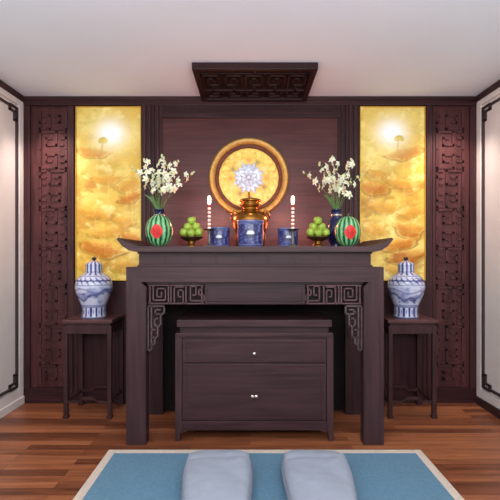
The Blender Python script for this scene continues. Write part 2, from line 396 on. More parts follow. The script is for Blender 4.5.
col = mixc(col, L3((188, 140, 44)), np.clip((nzv-.5)*4, 0, 1)*.8)
hg = np.zeros_like(A)
for (r0, r1, n, ph, c) in ((.78, .98, 24, 0, (238, 216, 112)), (.6, .86, 16, .2, (218, 188, 78)), (.42, .7, 12, 0, (236, 196, 96))):
    edge = r0+(r1-r0)*np.sqrt(np.clip(pet(n, ph), 0, 1)); m = np.clip((edge-R)*30, 0, 1)*(R > r0-.2)
    col = mixc(col, L3(c), m*.7); rim = np.exp(-((edge-R)/.018)**2); col = mixc(col, L3((140, 92, 30)), rim*.28); hg += m*.3+rim*.15
for k in range(12):                             # small coloured bosses around the lotus
    a0 = k/12*2*PI; d = np.hypot(R*np.cos(A)-.6*math.cos(a0), R*np.sin(A)-.6*math.sin(a0)); m = np.exp(-(d/.09)**2)
    col = mixc(col, L3(((214, 132, 40), (236, 214, 150), (120, 106, 60))[k % 3]), m*.8); hg += m*.3
rr = R*29.9*S; vs = np.stack([rr*np.cos(A), -.012-.008*hg, rr*np.sin(A)], -1).reshape(-1, 3)
fs = [(j*na+i, j*na+(i+1) % na, (j+1)*na+(i+1) % na, (j+1)*na+i) for j in range(nr-1) for i in range(na)]+[tuple(range(na))[::-1]]
me = bpy.data.meshes.new('mandala_disc'); me.from_pydata(vs.tolist(), [], fs); me.update(); paint_mesh(me, np.clip(col.reshape(-1, 3)*np.array([.78, .78, .7]), 0, 1))
link('mandala_disc', me, M_DISC, t, True)
mb = MB()
def petal(mb, ang, r0, r1, w, y, lift):
    ca, sa = math.cos(ang), math.sin(ang); P = []
    for i in range(7):
        f = i/6; ww = w*math.sin(PI*min(1, .12+f*.88))**.8*(1 if f < .98 else 0); r = r0+(r1-r0)*f; yy = y-lift*f*f-.006*math.sin(PI*f)
        P.append([mb.bm.verts.new((r*ca-k*ww*sa, yy+abs(k)*.006, r*sa+k*ww*ca)) for k in (-1, -.5, 0, .5, 1)])
    for a, b in zip(P, P[1:]):
        for k in range(4): mb.bm.faces.new((a[k], a[k+1], b[k+1], b[k]))
ez = -1*S
for n, r1, w, y, lf, ph in ((8, 16.5*S, 3.6*S, -.026, .006, PI/8), (8, 14.5*S, 4*S, -.032, .012, 0), (8, 9*S, 3*S, -.04, .016, PI/8)):
    for k in range(n): petal(mb, ph+k*2*PI/n, 1*S, r1, w, y, lf)
mb.ball((0, -.048, 0), 2.6*S, 14, 1, .6, 1)
bmesh.ops.remove_doubles(mb.bm, verts=mb.bm.verts[:], dist=1e-6)
mb.build('silver_lotus', M_CRYS, t, True)
mb = MB().tube([(0, -.03, -13*S), (.004, -.034, -18*S), (0, -.03, -24*S)], .006, 8); mb.build('lotus_stem', M_BRASSD, t, True)

# ------------------------------------------------------------------ altar table
AX = .034; AY = 3.09; TOPZ = 1.362
A = thing('altar_table', 'large dark wooden altar table with upturned ends and fretwork apron', 'altar', (AX, AY, 0))
def X(px, Y=AY): return (px-HX)*Y/F-AX
hwt = .938
pts = [(-.80, 1.327), (.80, 1.327), (.855, 1.338), (.90, 1.368), (hwt, 1.415), (hwt-.014, 1.424), (.88, 1.394), (.83, 1.373), (.77, TOPZ), (-.77, TOPZ), (-.83, 1.373), (-.88, 1.394), (-hwt+.014, 1.424), (-hwt, 1.415), (-.90, 1.368), (-.855, 1.338)]
o = MB().prism(pts, -.05, .72); bmesh.ops.bevel(o.bm, geom=[e for e in o.bm.edges if abs(e.verts[0].co.y-e.verts[1].co.y) < 1e-6], offset=.004, segments=2, affect='EDGES')
o.build('tabletop', W_ALTAR, A)
wx = (-.787, .808-.034+.034)
mb = MB().box(-.80, .80, .015, .66, 1.224, 1.327)
mb.box(-.81, .81, .005, .67, 1.224, 1.238, .004).box(-.81, .81, .005, .67, 1.315, 1.327, .004)
for k in range(9):
    cxk = -.71+k*.1775; mb.box(cxk-.083, cxk+.083, .0125, .02, 1.244, 1.309, .002)
mb.build('waist', W_CAB, A)
# mitred front frame: rails and four legs
MB().prism([(-.886, 1.224), (.886, 1.224), (.783, 1.121), (-.783, 1.121)], 0, .10).build('front_rail', W_ALTAR, A)
MB().prism([(-.886, 1.224), (.886, 1.224), (.783, 1.121), (-.783, 1.121)], .60, .70).build('back_rail', W_ALTAR, A)
MB().box(-.87, .87, .10, .60, 1.13, 1.224).build('under_board', W_APRON, A)
for s in (-1, 1):
    lo = 0.748
    for (y0, y1) in ((0, .10), (.60, .70)):
        q = MB().prism([(s*.886, 1.2239), (s*.783, 1.121), (s*.748, 1.085), (s*.748, 0), (s*.886, 0)], y0, y1)
        bmesh.ops.bevel(q.bm, geom=[e for e in q.bm.edges if abs(e.verts[0].co.x-e.verts[1].co.x) < 1e-6 and abs(e.verts[0].co.y-e.verts[1].co.y) < 1e-6], offset=.004, segments=2, affect='EDGES')
        q.build('leg', W_ALTARV, A)
    MB().box(*sorted((s*.76, s*.876)), .10, .60, 1.06, 1.13, .004).build('side_rail', W_ALTAR, A)
MB().box(-.748, .748, .655, .675, .02, 1.13).build('back_shade_panel', W_DARK, A)  # near-black sheet added to stand for the deep shade under the altar
# apron: plain centre board + fret on each side
az0, az1 = .963, 1.105
MB().box(-.348, .35, .035, .06, az0, az1, .003).box(-.33, .33, .03, .04, az0+.02, az1-.018, .006).build('apron_board', W_APRON, A)
MB().box(-.75, .75, .03, .065, az1, 1.124, .003).build('apron_bead', W_APRON, A)
for s in (-1, 1):
    MB().box(*sorted((s*.35, s*.748)), .06, .066, az0, az1).build('apron_shade_board', W_DARK, A)  # added dark board, stands for the shade seen through the open fret
    mb = MB(); c, tt = .0193, .0095
    def B(segs, x, z): mb.bars(segs, s*x, z, c, tt, .036, .058, s)
    B(path((0, 0), (0, 6.6)), .352, az0+.006); B(path((0.9, 0), (0.9, 6.6)), .352, az0+.006)
    q = .352+2.2*c
    B(path((0, 6.2), (0, 3), (2, 3), (2, 5), (1, 5)) + path((0, 1), (5, 1), (5, 6.2), (3, 6.2), (3, 3), (4, 3)) + path((0, 0), (20, 0)) + path((0, 6.6), (20, 6.6)) + path((0, 1), (0, 0)), .352, az0+.006)
    B(path((6.6, 0), (6.6, 6.6)) + path((7.6, 0), (7.6, 4.8), (9.4, 4.8), (9.4, 2.4), (8.6, 2.4)) + path((7.6, 6.0), (10.8, 6.0), (10.8, 0)) + path((12, 0), (12, 6.6)) + path((12.9, 0), (12.9, 6.6)), .352, az0+.006)
    B(path((14, 1.2), (14, 5.4), (17, 5.4), (17, 2.4), (15.4, 2.4), (15.4, 4)) + path((14, 1.2), (18.4, 1.2), (18.4, 6.4)) + path((19.6, 0), (19.6, 6.6)), .352, az0+.006)
    mb.build('apron_fret', W_FRET, A)
    # hanging corner bracket down the leg
    mb = MB(); c = .0205
    def B2(segs): mb.bars(segs, s*.742, az0-.012, c, .011, .036, .058, -s)
    B2(path((0, 0), (0, -15)) + path((1.1, 0), (1.1, -13.6)) + path((0, 0), (5.4, 0), (5.4, -2.6), (2.4, -2.6), (2.4, -1.2), (4, -1.2)) + path((4.2, -2.6), (4.2, -6.6), (2.2, -6.6), (2.2, -4.2), (3.2, -4.2)) + path((3.2, -6.6), (3.2, -10.6), (1.1, -10.6)) + path((2.2, -8), (1.1, -8)) + path((0, -15), (1.1, -15), (1.1, -13.6)) + path((1.1, -13), (2.2, -13), (2.2, -10.6)))
    mb.build('corner_bracket', W_BRACKET, A)

# ------------------------------------------------------------------ cabinet under the altar
CY = 3.16; CXc = (254.3-HX)*CY/F
K = thing('drawer_cabinet', 'low dark wooden drawer cabinet standing under the altar table', 'cabinet', (CXc, CY, 0))
sK = CY/F
def cz_(py): return EYE-(py-HY)*sK
hwk = 79*sK; dk = .48
MB().box(-77.5*sK, 77.5*sK, -.006, dk, cz_(327), cz_(320), .004).build('top', W_CAB, K)
MB().box(-74.5*sK, 74.5*sK, .015, dk-.02, cz_(333), cz_(327)).build('waist', W_APRON, K)
zb, zt = cz_(428), cz_(333)
mb = MB().box(-hwk, hwk, .012, dk, zb, zt-.004)
mb.box(-hwk, hwk, -.004, dk+.004, zt-.03, zt, .005)                         # shoulder moulding
mb.box(-hwk, hwk, -.0, .02, zb, cz_(421), .004).build('case', W_CAB, K)
for s in (-1, 1):
    for y0 in (-.004, dk-.05):
        MB().prism([(s*hwk, zt-.03), (s*(hwk-.046), zt-.03), (s*(hwk-.046), cz_(429)), (s*(hwk-.034), cz_(434)), (s*(hwk-.03), 0), (s*hwk, 0)], y0, y0+.054).build('leg', W_CABV, K)
mb = MB()
mb.prism([(-hwk+.045, zb+.002), (hwk-.045, zb+.002), (hwk-.045, cz_(433)), (hwk-.06, cz_(433)), (hwk-.09, cz_(430.5)), (-hwk+.09, cz_(430.5)), (-hwk+.06, cz_(433)), (-hwk+.045, cz_(433))], .004, .026).build('bottom_apron', W_CAB, K)
xi = hwk-.05
def drawer(z0, z1, knobs):
    d = MB().box(-xi, xi, -.002, .012, z0, z1, .004).build('drawer', W_CAB, K)
    MB().box(-xi+.03, -xi+.034, -.006, -.001, z0+.014, z1-.014).box(xi-.034, xi-.03, -.006, -.001, z0+.014, z1-.014).box(-xi+.03, xi-.03, -.006, -.001, z1-.018, z1-.014).box(-xi+.03, xi-.03, -.006, -.001, z0+.014, z0+.018).build('beading', W_CABV, d)
    for kx, kz in knobs:
        k = MB().lathe([(.004, 0), (.004, .012), (.012, .016), (.014, .022), (.010, .028), (0, .03)], 20, Matrix.Translation((kx, -.002, kz)) @ RX)
        k.build('knob', M_CHROME, d, True)
drawer(cz_(362.5), cz_(340), [(0, cz_(353))])
drawer(cz_(420), cz_(364), [(-.013, cz_(395.5)), (.013, cz_(395.5))])

# ------------------------------------------------------------------ plant-stand style side tables
def side_stand(cx, label):
    t = thing('side_stand', label, 'stand', (cx, 3.78, 0), 'tall stands flanking the altar')
    w, T = .193, .79; g = .017
    MB().box(-w-.008, w+.008, -.188, .188, T-.028, T, .005).build('top', W_STANDT, t)
    MB().box(-w+.014, w-.014, -.166, .166, T-.05, T-.028).build('waist', W_STAND, t)
    mb = MB(); q = .18
    mb.box(-w+.03, w-.03, -q+.004, -q+.022, T-.115, T-.05, .004).box(-w+.03, w-.03, q-.022, q-.004, T-.115, T-.05, .004)
    mb.box(-w+.004, -w+.022, -q+.03, q-.03, T-.115, T-.05, .004).box(w-.022, w-.004, -q+.03, q-.03, T-.115, T-.05, .004)
    mb.build('apron', W_STAND, t)
    for sx in (-1, 1):
        for sy in (-1, 1):
            xa, xb = sorted((sx*w, sx*(w-2*g))); ya, yb = sorted((sy*q, sy*(q-2*g)))
            mb = MB().box(xa, xb, ya, yb, 0, T-.05, .005)
            mb.box(*sorted((sx*(w+.004), sx*(w-2*g-.006))), *sorted((sy*(q+.004), sy*(q-2*g-.006))), 0, .02, .006)
            mb.build('leg', W_STAND, t)
    for sy in (-1, 1):                          # hump-backed stretchers front and back
        y0, y1 = sorted((sy*(q-.008), sy*(q-.026)))
        z = .115; a = w-2*g
        MB().prism([(-a, z), (-a+.07, z), (-a+.11, z+.03), (a-.11, z+.03), (a-.07, z), (a, z), (a, z+.024), (a-.08, z+.024), (a-.12, z+.054), (-a+.12, z+.054), (-a+.08, z+.024), (-a, z+.024)], y0, y1).build('stretcher', W_STAND, t)
    for sx in (-1, 1):
        x0, x1 = sorted((sx*(w-.008), sx*(w-.026)))
        MB().box(x0, x1, -q+2*g, q-2*g, .115, .14, .003).build('stretcher', W_STAND, t)
        for yy in (-.05, .05): MB().box(x0+.003, x1-.003, yy-.007, yy+.007, .14, T-.115).build('side_slat', W_STAND, t)
    return t
side_stand(-1.302, 'tall square dark wooden stand with stretchers, left of the altar table')
side_stand(1.302, 'tall square dark wooden stand with stretchers, right of the altar table')

# ------------------------------------------------------------------ lidded porcelain jars
def jar_paint(th, z, ph, seed):
    white, blue, pale = L3((204, 207, 226)), L3((34, 42, 118)), L3((104, 116, 176))
    c = np.empty(th.shape+(3,)); c[:] = white
    per = (th+ph) % 1
    n = fbm(per*12, z*22, seed, 4, 12)
    def band(a, b): return ((z >= a) & (z < b)).astype(float)
    def line(a, w=.003): return np.exp(-((z-a)/w)**2)
    # foot panels
    m = band(.012, .088); c = mixc(c, blue, m*(np.abs(np.sin(per*PI*14)) > .82)); c = mixc(c, blue, m*np.exp(-((z-.05)/.02)**2)*(np.abs(np.sin(per*PI*14)) < .35)*.8)
    c = mixc(c, blue, line(.092, .004)*.95); c = mixc(c, blue, line(.108, .003)*.8); c = mixc(c, pale, band(.094, .107)*.6); c = mixc(c, blue, line(.006, .004))
    # body scene: wave bands and a curling dark dragon-like streak
    m = band(.118, .26)
    wv = .19+.035*np.sin(per*2*PI*2+1)+.012*np.sin(per*2*PI*7); c = mixc(c, blue, m*np.exp(-((z-wv)/(.006+.012*n))**2)*.95)
    wv2 = .225-.02*np.sin(per*2*PI*3+2); c = mixc(c, blue, m*np.exp(-((z-wv2)/.0045)**2)*.8)
    c = mixc(c, pale, m*np.clip((n-.5)*5, 0, 1)*.7); c = mixc(c, blue, m*np.clip((fbm(per*24, z*40, seed+7, 3, 24)-.66)*9, 0, 1)*.9)
    # shoulder scroll
    c = mixc(c, blue, line(.272, .003)); c = mixc(c, blue, line(.345, .003)*.9)
    m = band(.278, .338); s1 = np.abs(np.sin(per*PI*18)+.9*np.sin((z-.278)/.06*2*PI+per*2*PI*9)); c = mixc(c, blue, m*np.clip((.55-s1)*5, 0, 1)*.95)
    c = mixc(c, blue, m*np.clip((n-.6)*8, 0, 1)*.6)
    m = band(.352, .5); c = mixc(c, blue, m*(np.abs(np.sin(per*PI*12)) > .75)*.9); 
    return c
def lidded_jar(cx, label, ph, seed):
    t = thing('lidded_jar', label, 'jar', (cx, 3.76, .79), 'blue and white lidded jars')
    prof = [(.0, 0), (.096, 0), (.1, .006), (.098, .02), (.094, .05), (.097, .088), (.106, .115), (.124, .16), (.142, .205), (.151, .245), (.15, .275), (.139, .31), (.117, .34), (.086, .36), (.066, .37), (.062, .378), (.0, .378)]
    painted_lathe('body', prof, lambda a, z: jar_paint(a, z, ph, seed), M_PORC, t, 120, 130)
    lid = painted_lathe('lid', [(0, .379), (.068, .379), (.07, .386), (.066, .392), (.066, .43), (.07, .436), (.058, .452), (.03, .466), (.012, .47), (0, .471)], lambda a, z: jar_paint(a, z, ph, seed), M_PORC, t, 96, 50)
    MB().lathe([(.008, .469), (.008, .474), (.017, .48), (.02, .489), (.014, .498), (0, .504)], 24).build('knob', M_BLACK, lid, True)
lidded_jar(-1.303, 'blue and white porcelain lidded jar on the stand left of the altar', .13, 5)
lidded_jar(1.303, 'blue and white porcelain lidded jar on the stand right of the altar', .58, 31)

# ------------------------------------------------------------------ things on the altar
TZ = TOPZ+.0005
# brass incense burner
t = thing('incense_burner', 'polished brass lidded incense burner behind the largest blue pot', 'incense burner', ((250.3-HX)*3.48/F, 3.48, TZ))
MB().lathe([(0, .08), (.05, .082), (.1, .105), (.130, .15), (.139, .2), (.134, .235), (.115, .262), (.085, .282), (.064, .296), (.062, .306), (.072, .318), (.082, .326), (.085, .334), (.078, .336), (0, .334)], 48).build('bowl', M_BRASS, t, True)
lid = MB().lathe([(0, .3365), (.076, .3365), (.072, .344), (.06, .348), (.072, .354), (.082, .36), (.084, .368), (.074, .376), (.05, .382), (0, .386)], 48).build('lid', M_BRASS, t, True)
MB().lathe([(.02, .3835), (.018, .389), (.01, .394), (0, .396)], 20).build('finial', M_BRASSD, lid, True)
for k in range(3):
    a = -PI/2+k*2*PI/3+PI/3
    MB().tube([(.085*math.cos(a), .085*math.sin(a), .13), (.112*math.cos(a), .112*math.sin(a), .09), (.105*math.cos(a), .105*math.sin(a), .04), (.106*math.cos(a), .106*math.sin(a), .001)], .024, 12, .7).build('leg', M_BRASSD, t, True)
for s in (-1, 1):
    MB().tube([(s*.095, 0, .268), (s*.118, 0, .29), (s*.132, 0, .282), (s*.146, 0, .262), (s*.15, 0, .235), (s*.136, 0, .215)], .008, 10).build('handle', M_BRASS, t, True)

def pot_paint(h):
    def f(th, z):
        white, blue, deep = L3((152, 160, 206)), L3((46, 50, 112)), L3((26, 28, 74))
        c = np.empty(th.shape+(3,)); c[:] = blue
        n = fbm(th*16, z/h*9, 9, 4, 16); c = mixc(c, deep, np.clip((n-.42)*4, 0, 1)*.8)
        zz = z/h
        sw = np.abs(np.sin(th*2*PI*10+3*np.sin(zz*9))+np.sin(zz*24+th*2*PI*4)); c = mixc(c, white, ((zz > .08)*(zz < .86))*np.clip((.28-sw)*5, 0, 1)*.55)
        for a in (.03, .1, .88, .96): c = mixc(c, white, np.exp(-((zz-a)/.018)**2)*.6)
        d = ((th-.75)*2*PI); q = np.hypot(d*.8, (zz-.5)*2.3)
        c = mixc(c, deep, np.clip((.5-q)*8, 0, 1)*.8)
        fan = np.clip((.27-q)*10, 0, 1)
        c = mixc(c, L3((226, 230, 246)), fan*(zz > .47))
        return c
    return f
def incense_pot(px, r, h, Y, label):
    t = thing('incense_pot', label, 'incense pot', ((px-HX)*Y/F, Y, TZ), 'blue and white incense pots on the altar')
    painted_lathe('body', [(0, 0), (r*.86, 0), (r*.9, h*.03), (r*.9, h*.07), (r*.94, h*.12), (r*.97, h*.5), (r*.96, h*.85), (r, h*.92), (r, h), (r*.93, h), (r*.9, h*.9), (0, h*.9)], pot_paint(h), M_PORC, t, 96, 80)
    MB().lathe([(0, h*.901), (r*.89, h*.901), (r*.5, h*.93), (0, h*.94)], 32).build('ash', M_SAND, t, True)
incense_pot(250.5, .0975, .193, 3.25, 'largest blue and white incense pot, in front of the brass burner')
incense_pot(219.5, .078, .146, 3.30, 'small blue and white incense pot left of the largest pot')
incense_pot(288, .078, .142, 3.30, 'small blue and white incense pot right of the largest pot')

# electric candlesticks
def candlestick(px, label):
    Y = 3.14; t = thing('candlestick', label, 'candlestick', ((px-HX)*Y/F, Y, TZ), 'candlesticks with glowing tips on the altar')
    s = Y/F
    MB().lathe([(0, 0), (.04, 0), (.042, .006), (.03, .012), (.012, .02), (.01, .04), (.014, .05), (.01, .06), (.01, .105), (.013, .112), (0, .113)], 28).build('base', M_STICK, t, True)
    MB().lathe([(0, .113), (.02, .114), (.044, .12), (.046, .125), (.02, .122), (0, .122)], 28).build('drip_dish', M_BRONZE, t, True)
    z = .124; k = 0
    while z < .265:
        h = .018 if k % 2 == 0 else .009
        r = .0118 if k % 2 == 0 else .009
        MB().lathe([(0, z), (r*.7, z+.001), (r, z+h*.3), (r, z+h*.7), (r*.7, z+h), (0, z+h)], 18).build('bead', M_BEADW if k % 2 == 0 else M_BEADR, t, True)
        z += h; k += 1
    MB().lathe([(0, z), (.012, z+.001), (.017, z+.010), (.015, z+.016), (.010, z+.02), (0, z+.02)], 18).build('socket', M_BEADR, t, True); z += .02
    MB().lathe([(0, z), (.009, z+.002), (.0125, z+.014), (.0125, z+.042), (.010, z+.056), (0, z+.063)], 18).build('bulb', M_BULB, t, True)
    return t.location+Vector((0, 0, z+.03))
lamps = [candlestick(209.3, 'slim candlestick with glowing tip left of the round mandala'), candlestick(292.8, 'slim candlestick with glowing tip right of the round mandala')]

# fruit bowls and apples
def apple_proto():
    t = thing('green_apple', '-', 'apple', (0, 0, 0))
    MB().lathe([(0, -.026), (.008, -.030), (.018, -.031), (.029, -.022), (.036, -.004), (.036, .010), (.030, .024), (.019, .031), (.009, .029), (0, .022)], 24).build('skin', M_APPLE, t, True)
    MB().tube([(0, 0, .022), (.002, 0, .032), (.006, 0, .042)], .0022, 6).build('stalk', M_STALK, t, True)
    return t
ap = None
def fruit_bowl(px, side, flip, neighbour):
    global ap
    Y = 3.2; x = (px-HX)*Y/F
    t = thing('fruit_bowl', 'footed dark bronze bowl of green apples beside the %s watermelon' % side, 'bowl', (x, Y, TZ))
    MB().lathe([(0, 0), (.04, 0), (.043, .006), (.036, .014), (.026, .022), (.024, .034), (.03, .042), (0, .043)], 32).build('foot', M_BRASSD, t, True)
    MB().lathe([(0, .043), (.03, .043), (.058, .052), (.08, .068), (.083, .073), (.078, .073), (.055, .06), (.02, .054), (0, .053)], 40).build('dish', M_BRONZE, t, True)
    spots = [(-.056, -.02, .103, 'at the outer end of the bottom row' if flip > 0 else 'at the inner end of the bottom row'),
             (.004, -.045, .100, 'in the middle of the bottom row'),
             (.059, -.02, .103, 'at the inner end of the bottom row' if flip > 0 else 'at the outer end of the bottom row'),
             (.0, .045, .100, 'at the back of the bottom row'),
             (-.030, .006, .147, 'in the middle row, on the %s side' % ('outer' if flip > 0 else 'inner')),
             (.036, .006, .149, 'in the middle row, on the %s side' % ('inner' if flip > 0 else 'outer')),
             (.002, .002, .196, 'topmost')]
    for i, (dx, dy, dz, lab) in enumerate(spots):
        if ap is None: o = ap = apple_proto()
        else: o = copy_tree(ap)
        o.location = (x+flip*dx*.92, Y+dy*.92, TZ+.003+.098+(dz-.1)*.92); o.scale = (.83, .83, .83); o.rotation_euler = (rnd.uniform(-.5, .5), rnd.uniform(-.5, .5), rnd.uniform(0, 6))
        o['label'] = ('topmost green apple heaped in the bowl by the %s watermelon' % side) if lab == 'topmost' else ('green apple %s, bowl by %s watermelon' % (lab, side))
        o['group'] = 'green apples in the fruit bowls'
fruit_bowl(191.5, 'left', 1, '')
fruit_bowl(318, 'right', -1, '')

# watermelons with red paper decoration
def watermelon(px, label, seed, pw, ph_):
    Y = 3.2; s = Y/F; a, h = pw*s/2, ph_*s
    t = thing('watermelon', label, 'watermelon', ((px-HX)*s, Y, TZ), 'watermelons on the altar')
    prof = [(max(0, a*math.sin(q)**.86), h/2-h/2*math.cos(q)) for q in np.linspace(.0, PI, 40)]
    prof[0] = (.0, 0.0); prof[-1] = (0, h)
    def f(th, z):
        n = fbm(th*24, z/h*7, seed, 4, 24); w = th*15+(n-.5)*.5
        d = np.abs((w % 1)-.5)*2
        c = np.empty(th.shape+(3,)); c[:] = L3((92, 166, 104))
        c = mixc(c, L3((18, 72, 48)), np.clip((d-.5)*4.5, 0, 1)); c = mixc(c, L3((196, 226, 170)), np.exp(-((d-.12)/.12)**2)*.5)
        return c
    painted_lathe('rind', prof, f, M_MELON, t, 144, 60)
    MB().tube([(0, 0, h-.002), (.004, 0, h+.01), (.01, 0, h+.018)], .004, 8).build('stalk', M_LEAF, t, True)
    # paper charm wrapped on the front
    def surf(u, v, off):                        # u across, v up (m from the middle)
        zz = h*.47+v; q = math.acos(max(-1, min(1, 1-2*zz/h))); r = a*math.sin(q)**.86+off; an = -PI/2+u/r
        return (r*math.cos(an), r*math.sin(an), zz)
    def sheet(name, shape, mat, off, par):
        mb = MB(); n = 40; ring = []
        rows = []
        for j in range(9):
            f_ = j/8; rows.append([mb.bm.verts.new(surf(shape(k/n*2*PI)*math.cos(k/n*2*PI)*f_, shape(k/n*2*PI)*math.sin(k/n*2*PI)*f_, off)) for k in range(n)] if j else [mb.bm.verts.new(surf(0, 0, off))])
        for j in range(8):
            for k in range(n):
                k2 = (k+1) % n
                if j == 0: mb.bm.faces.new((rows[0][0], rows[1][k], rows[1][k2]))
                else: mb.bm.faces.new((rows[j][k], rows[j+1][k], rows[j+1][k2], rows[j][k2]))
        return mb.build(name, mat, par, True)
    R = .043
    charm = sheet('paper_charm', lambda q: R*(1+.14*math.sin(q)**2)*(.86+.13*abs(math.cos(2*q))**.6+.03*math.cos(8*q)), M_RED, .0025, t)
    mb = MB()                                   # cut strokes of the lucky character
    K_ = R/5.2
    for (x0, y0, x1, y1) in ((-2.6, 2.6, -1.5, 1.9), (-3, 1.2, -1.1, 1.2), (-1.1, 1.2, -2.8, -.8), (-2, .2, -2, -3), (-1.7, -.2, -1, -.8), (.0, 2.7, 3, 2.7), (.3, 1.7, 2.7, 1.7), (.3, .7, 2.7, .7), (.3, 1.7, .3, .7), (2.7, 1.7, 2.7, .7), (0, -.3, 3, -.3), (0, -2.8, 3, -2.8), (0, -.3, 0, -2.8), (3, -.3, 3, -2.8), (1.5, -.3, 1.5, -2.8), (0, -1.55, 3, -1.55)):
        mb.tube([surf((x0+(x1-x0)*q/4)*K_, (y0+(y1-y0)*q/4)*K_, .003) for q in range(5)], .0018, 5)
    mb.build('cut_character', M_REDD, charm)
watermelon(159.3, 'striped watermelon with red paper charm, in front of the left orchid vase', 4, 27, 32.5)
watermelon(347.8, 'striped watermelon with red paper charm, in front of the right orchid vase', 15, 25.5, 31)

# ------------------------------------------------------------------ vases and orchid sprays
def vase(px, Y, label):
    s = Y/F; t = thing('flower_vase', label, 'vase', ((px-HX)*s, Y, TZ), 'cobalt vases on the altar')
    MB().lathe([(0, 0), (.05, 0), (.052, .008), (.046, .02), (.06, .05), (.078, .10), (.080, .135), (.068, .18), (.05, .21), (.040, .23), (.039, .262), (.046, .282), (.050, .289), (.043, .289), (.035, .266), (.035, .235), (.0, .15)], 40).build('body', M_COBALT, t, True)
    MB().lathe([(.0395, .238), (.043, .241), (.043, .247), (.0395, .250)], 40).build('neck_ring', M_CHROME, t, True)
    return t.location
def bloom_mesh():
    mb = MB()
    for k, (ln_, w) in enumerate(((.034, .0105), (.033, .0135), (.033, .009), (.033, .009), (.033, .0135))):
        a = PI/2+[0, 1.25, 2.5, -2.5, -1.25][k]
        ca, sa = math.cos(a), math.sin(a); P = []
        for i in range(5):
            f = i/4; ww = w*math.sin(PI*(.12+.80*f)); r = .003+ln_*f; y = -.004-.010*f+.016*f*f
            P.append([mb.bm.verts.new((r*ca-q*ww*sa, y+abs(q)*.003, r*sa+q*ww*ca)) for q in (-1, 0, 1)])
        for p, q_ in zip(P, P[1:]):
            for i in (0, 1): mb.bm.faces.new((p[i], p[i+1], q_[i+1], q_[i]))
    me = bpy.data.meshes.new('blossom'); mb.bm.to_mesh(me); mb.bm.free(); me.materials.append(M_PETAL)
    me.materials.append(M_LIP)
    bm = bmesh.new(); bm.from_mesh(me); n0 = len(bm.faces)
    bmesh.ops.create_uvsphere(bm, u_segments=8, v_segments=6, radius=.0065, matrix=Matrix.Translation((0, -.009, -.004)))
    for i, f in enumerate(bm.faces):
        if i >= n0: f.material_index = 1
        f.smooth = True
    bm.to_mesh(me); bm.free(); return me
def bud_mesh():
    mb = MB().ball((0, 0, 0), .011, 10, .8, .8, 1.3); me = bpy.data.meshes.new('bud'); mb.bm.to_mesh(me); mb.bm.free(); me.materials.append(M_BUD)
    for p in me.polygons: p.use_smooth = True
    return me
BLOOM, BUD = bloom_mesh(), bud_mesh()
def spray(base, tip, label, nbl, f0=.38, buds=2):
    t = thing('orchid_spray', label, 'flower', base, 'white orchid sprays in the altar vases')
    d = tip-base; ctrl = Vector((d.x*.32, d.y*.3, d.z*.72))
    P = lambda f: ctrl*2*f*(1-f)+d*f*f
    low = Vector((d.x*-.04, 0, -.05))
    MB().tube([low]+[P(i/12) for i in range(13)], .0034, 6, .45).build('stem', M_STEM, t, True)
    for i in range(nbl+buds):
        f = f0+(1-f0)*i/(nbl+buds-1)
        isb = i >= nbl
        o = bpy.data.objects.new('bud' if isb else 'blossom', BUD if isb else BLOOM); C.objects.link(o); o.parent = t
        sd = (-1)**i
        o.location = P(f)+Vector((sd*rnd.uniform(.010, .032), rnd.uniform(-.035, -.004), rnd.uniform(-.012, .016)))*(.35 if isb else 1)
        o.rotation_euler = (rnd.uniform(-.7, .5), rnd.uniform(-.7, .7), rnd.uniform(-.75, .75)+sd*1.1)
        k = rnd.uniform(.85, 1.22)*(1-.25*f if not isb else .9); o.scale = (k, k, k)
    return t
def leaf(parent, pts, w, nm='leaf'):
    mb = MB(); P = []
    for i, p in enumerate(pts):
        f = i/(len(pts)-1); ww = w*math.sin(PI*(.15+.84*f)); p = Vector(p)
        P.append([mb.bm.verts.new(p+Vector((q*ww*.5, abs(q)*.006, q*ww*.8))) for q in (-1, 0, 1)])
    for p, q_ in zip(P, P[1:]):
        for i in (0, 1): mb.bm.faces.new((p[i], p[i+1], q_[i+1], q_[i]))
    return mb.build(nm, M_LEAF, parent, True)
VY = 3.40
def bouquet(px, tips, side):
    loc = vase(px, VY, 'cobalt blue flower vase of white orchids behind the %s watermelon' % side)
    n = len(tips)
    for i, (tx, ty, dy, nb, txt) in enumerate(tips):
        tip = at(tx, ty, VY+dy); base = Vector(loc)+Vector((.016*(i-(n-1)/2)/((n-1)/2), .012*((-1)**i), .289))
        sp = spray(base, tip, 'white orchid spray %s, in the %s vase' % (txt, side), nb)
        if i in (1, n-2):
            s = -1 if i == 1 else 1
            leaf(sp, [(0, 0, -.03), (s*.02, -.01, .03), (s*.05, -.02, .08), (s*.095, -.03, .11)], .016)
        if side == 'right' and i == n-1:
            q = at(374, 161, VY)-base; leaf(sp, [q*.45, q*.62+Vector((.01, -.02, -.01)), q*.82+Vector((.008, -.02, -.006)), q], .009)
        if i == n//2:
            for q in (-.03, .0, .035): leaf(sp, [(q*.2, -.012, -.03), (q*.7, -.025, .02), (q*1.2, -.035, .06), (q*1.7, -.05, .10)], .02)
bouquet(159.5, [(132, 168, -.02, 5, 'reaching lowest and farthest left'), (144, 160, .04, 7, 'second from the left, steep'), (154, 174, -.08, 7, 'short and leaning left of centre'), (163, 156, .02, 8, 'standing tallest at the centre'),
    (172, 172, -.07, 7, 'short and leaning right of centre'), (177, 161, .05, 7, 'second from the right, steep'), (195, 172, -.02, 6, 'reaching lowest and farthest right')], 'left')
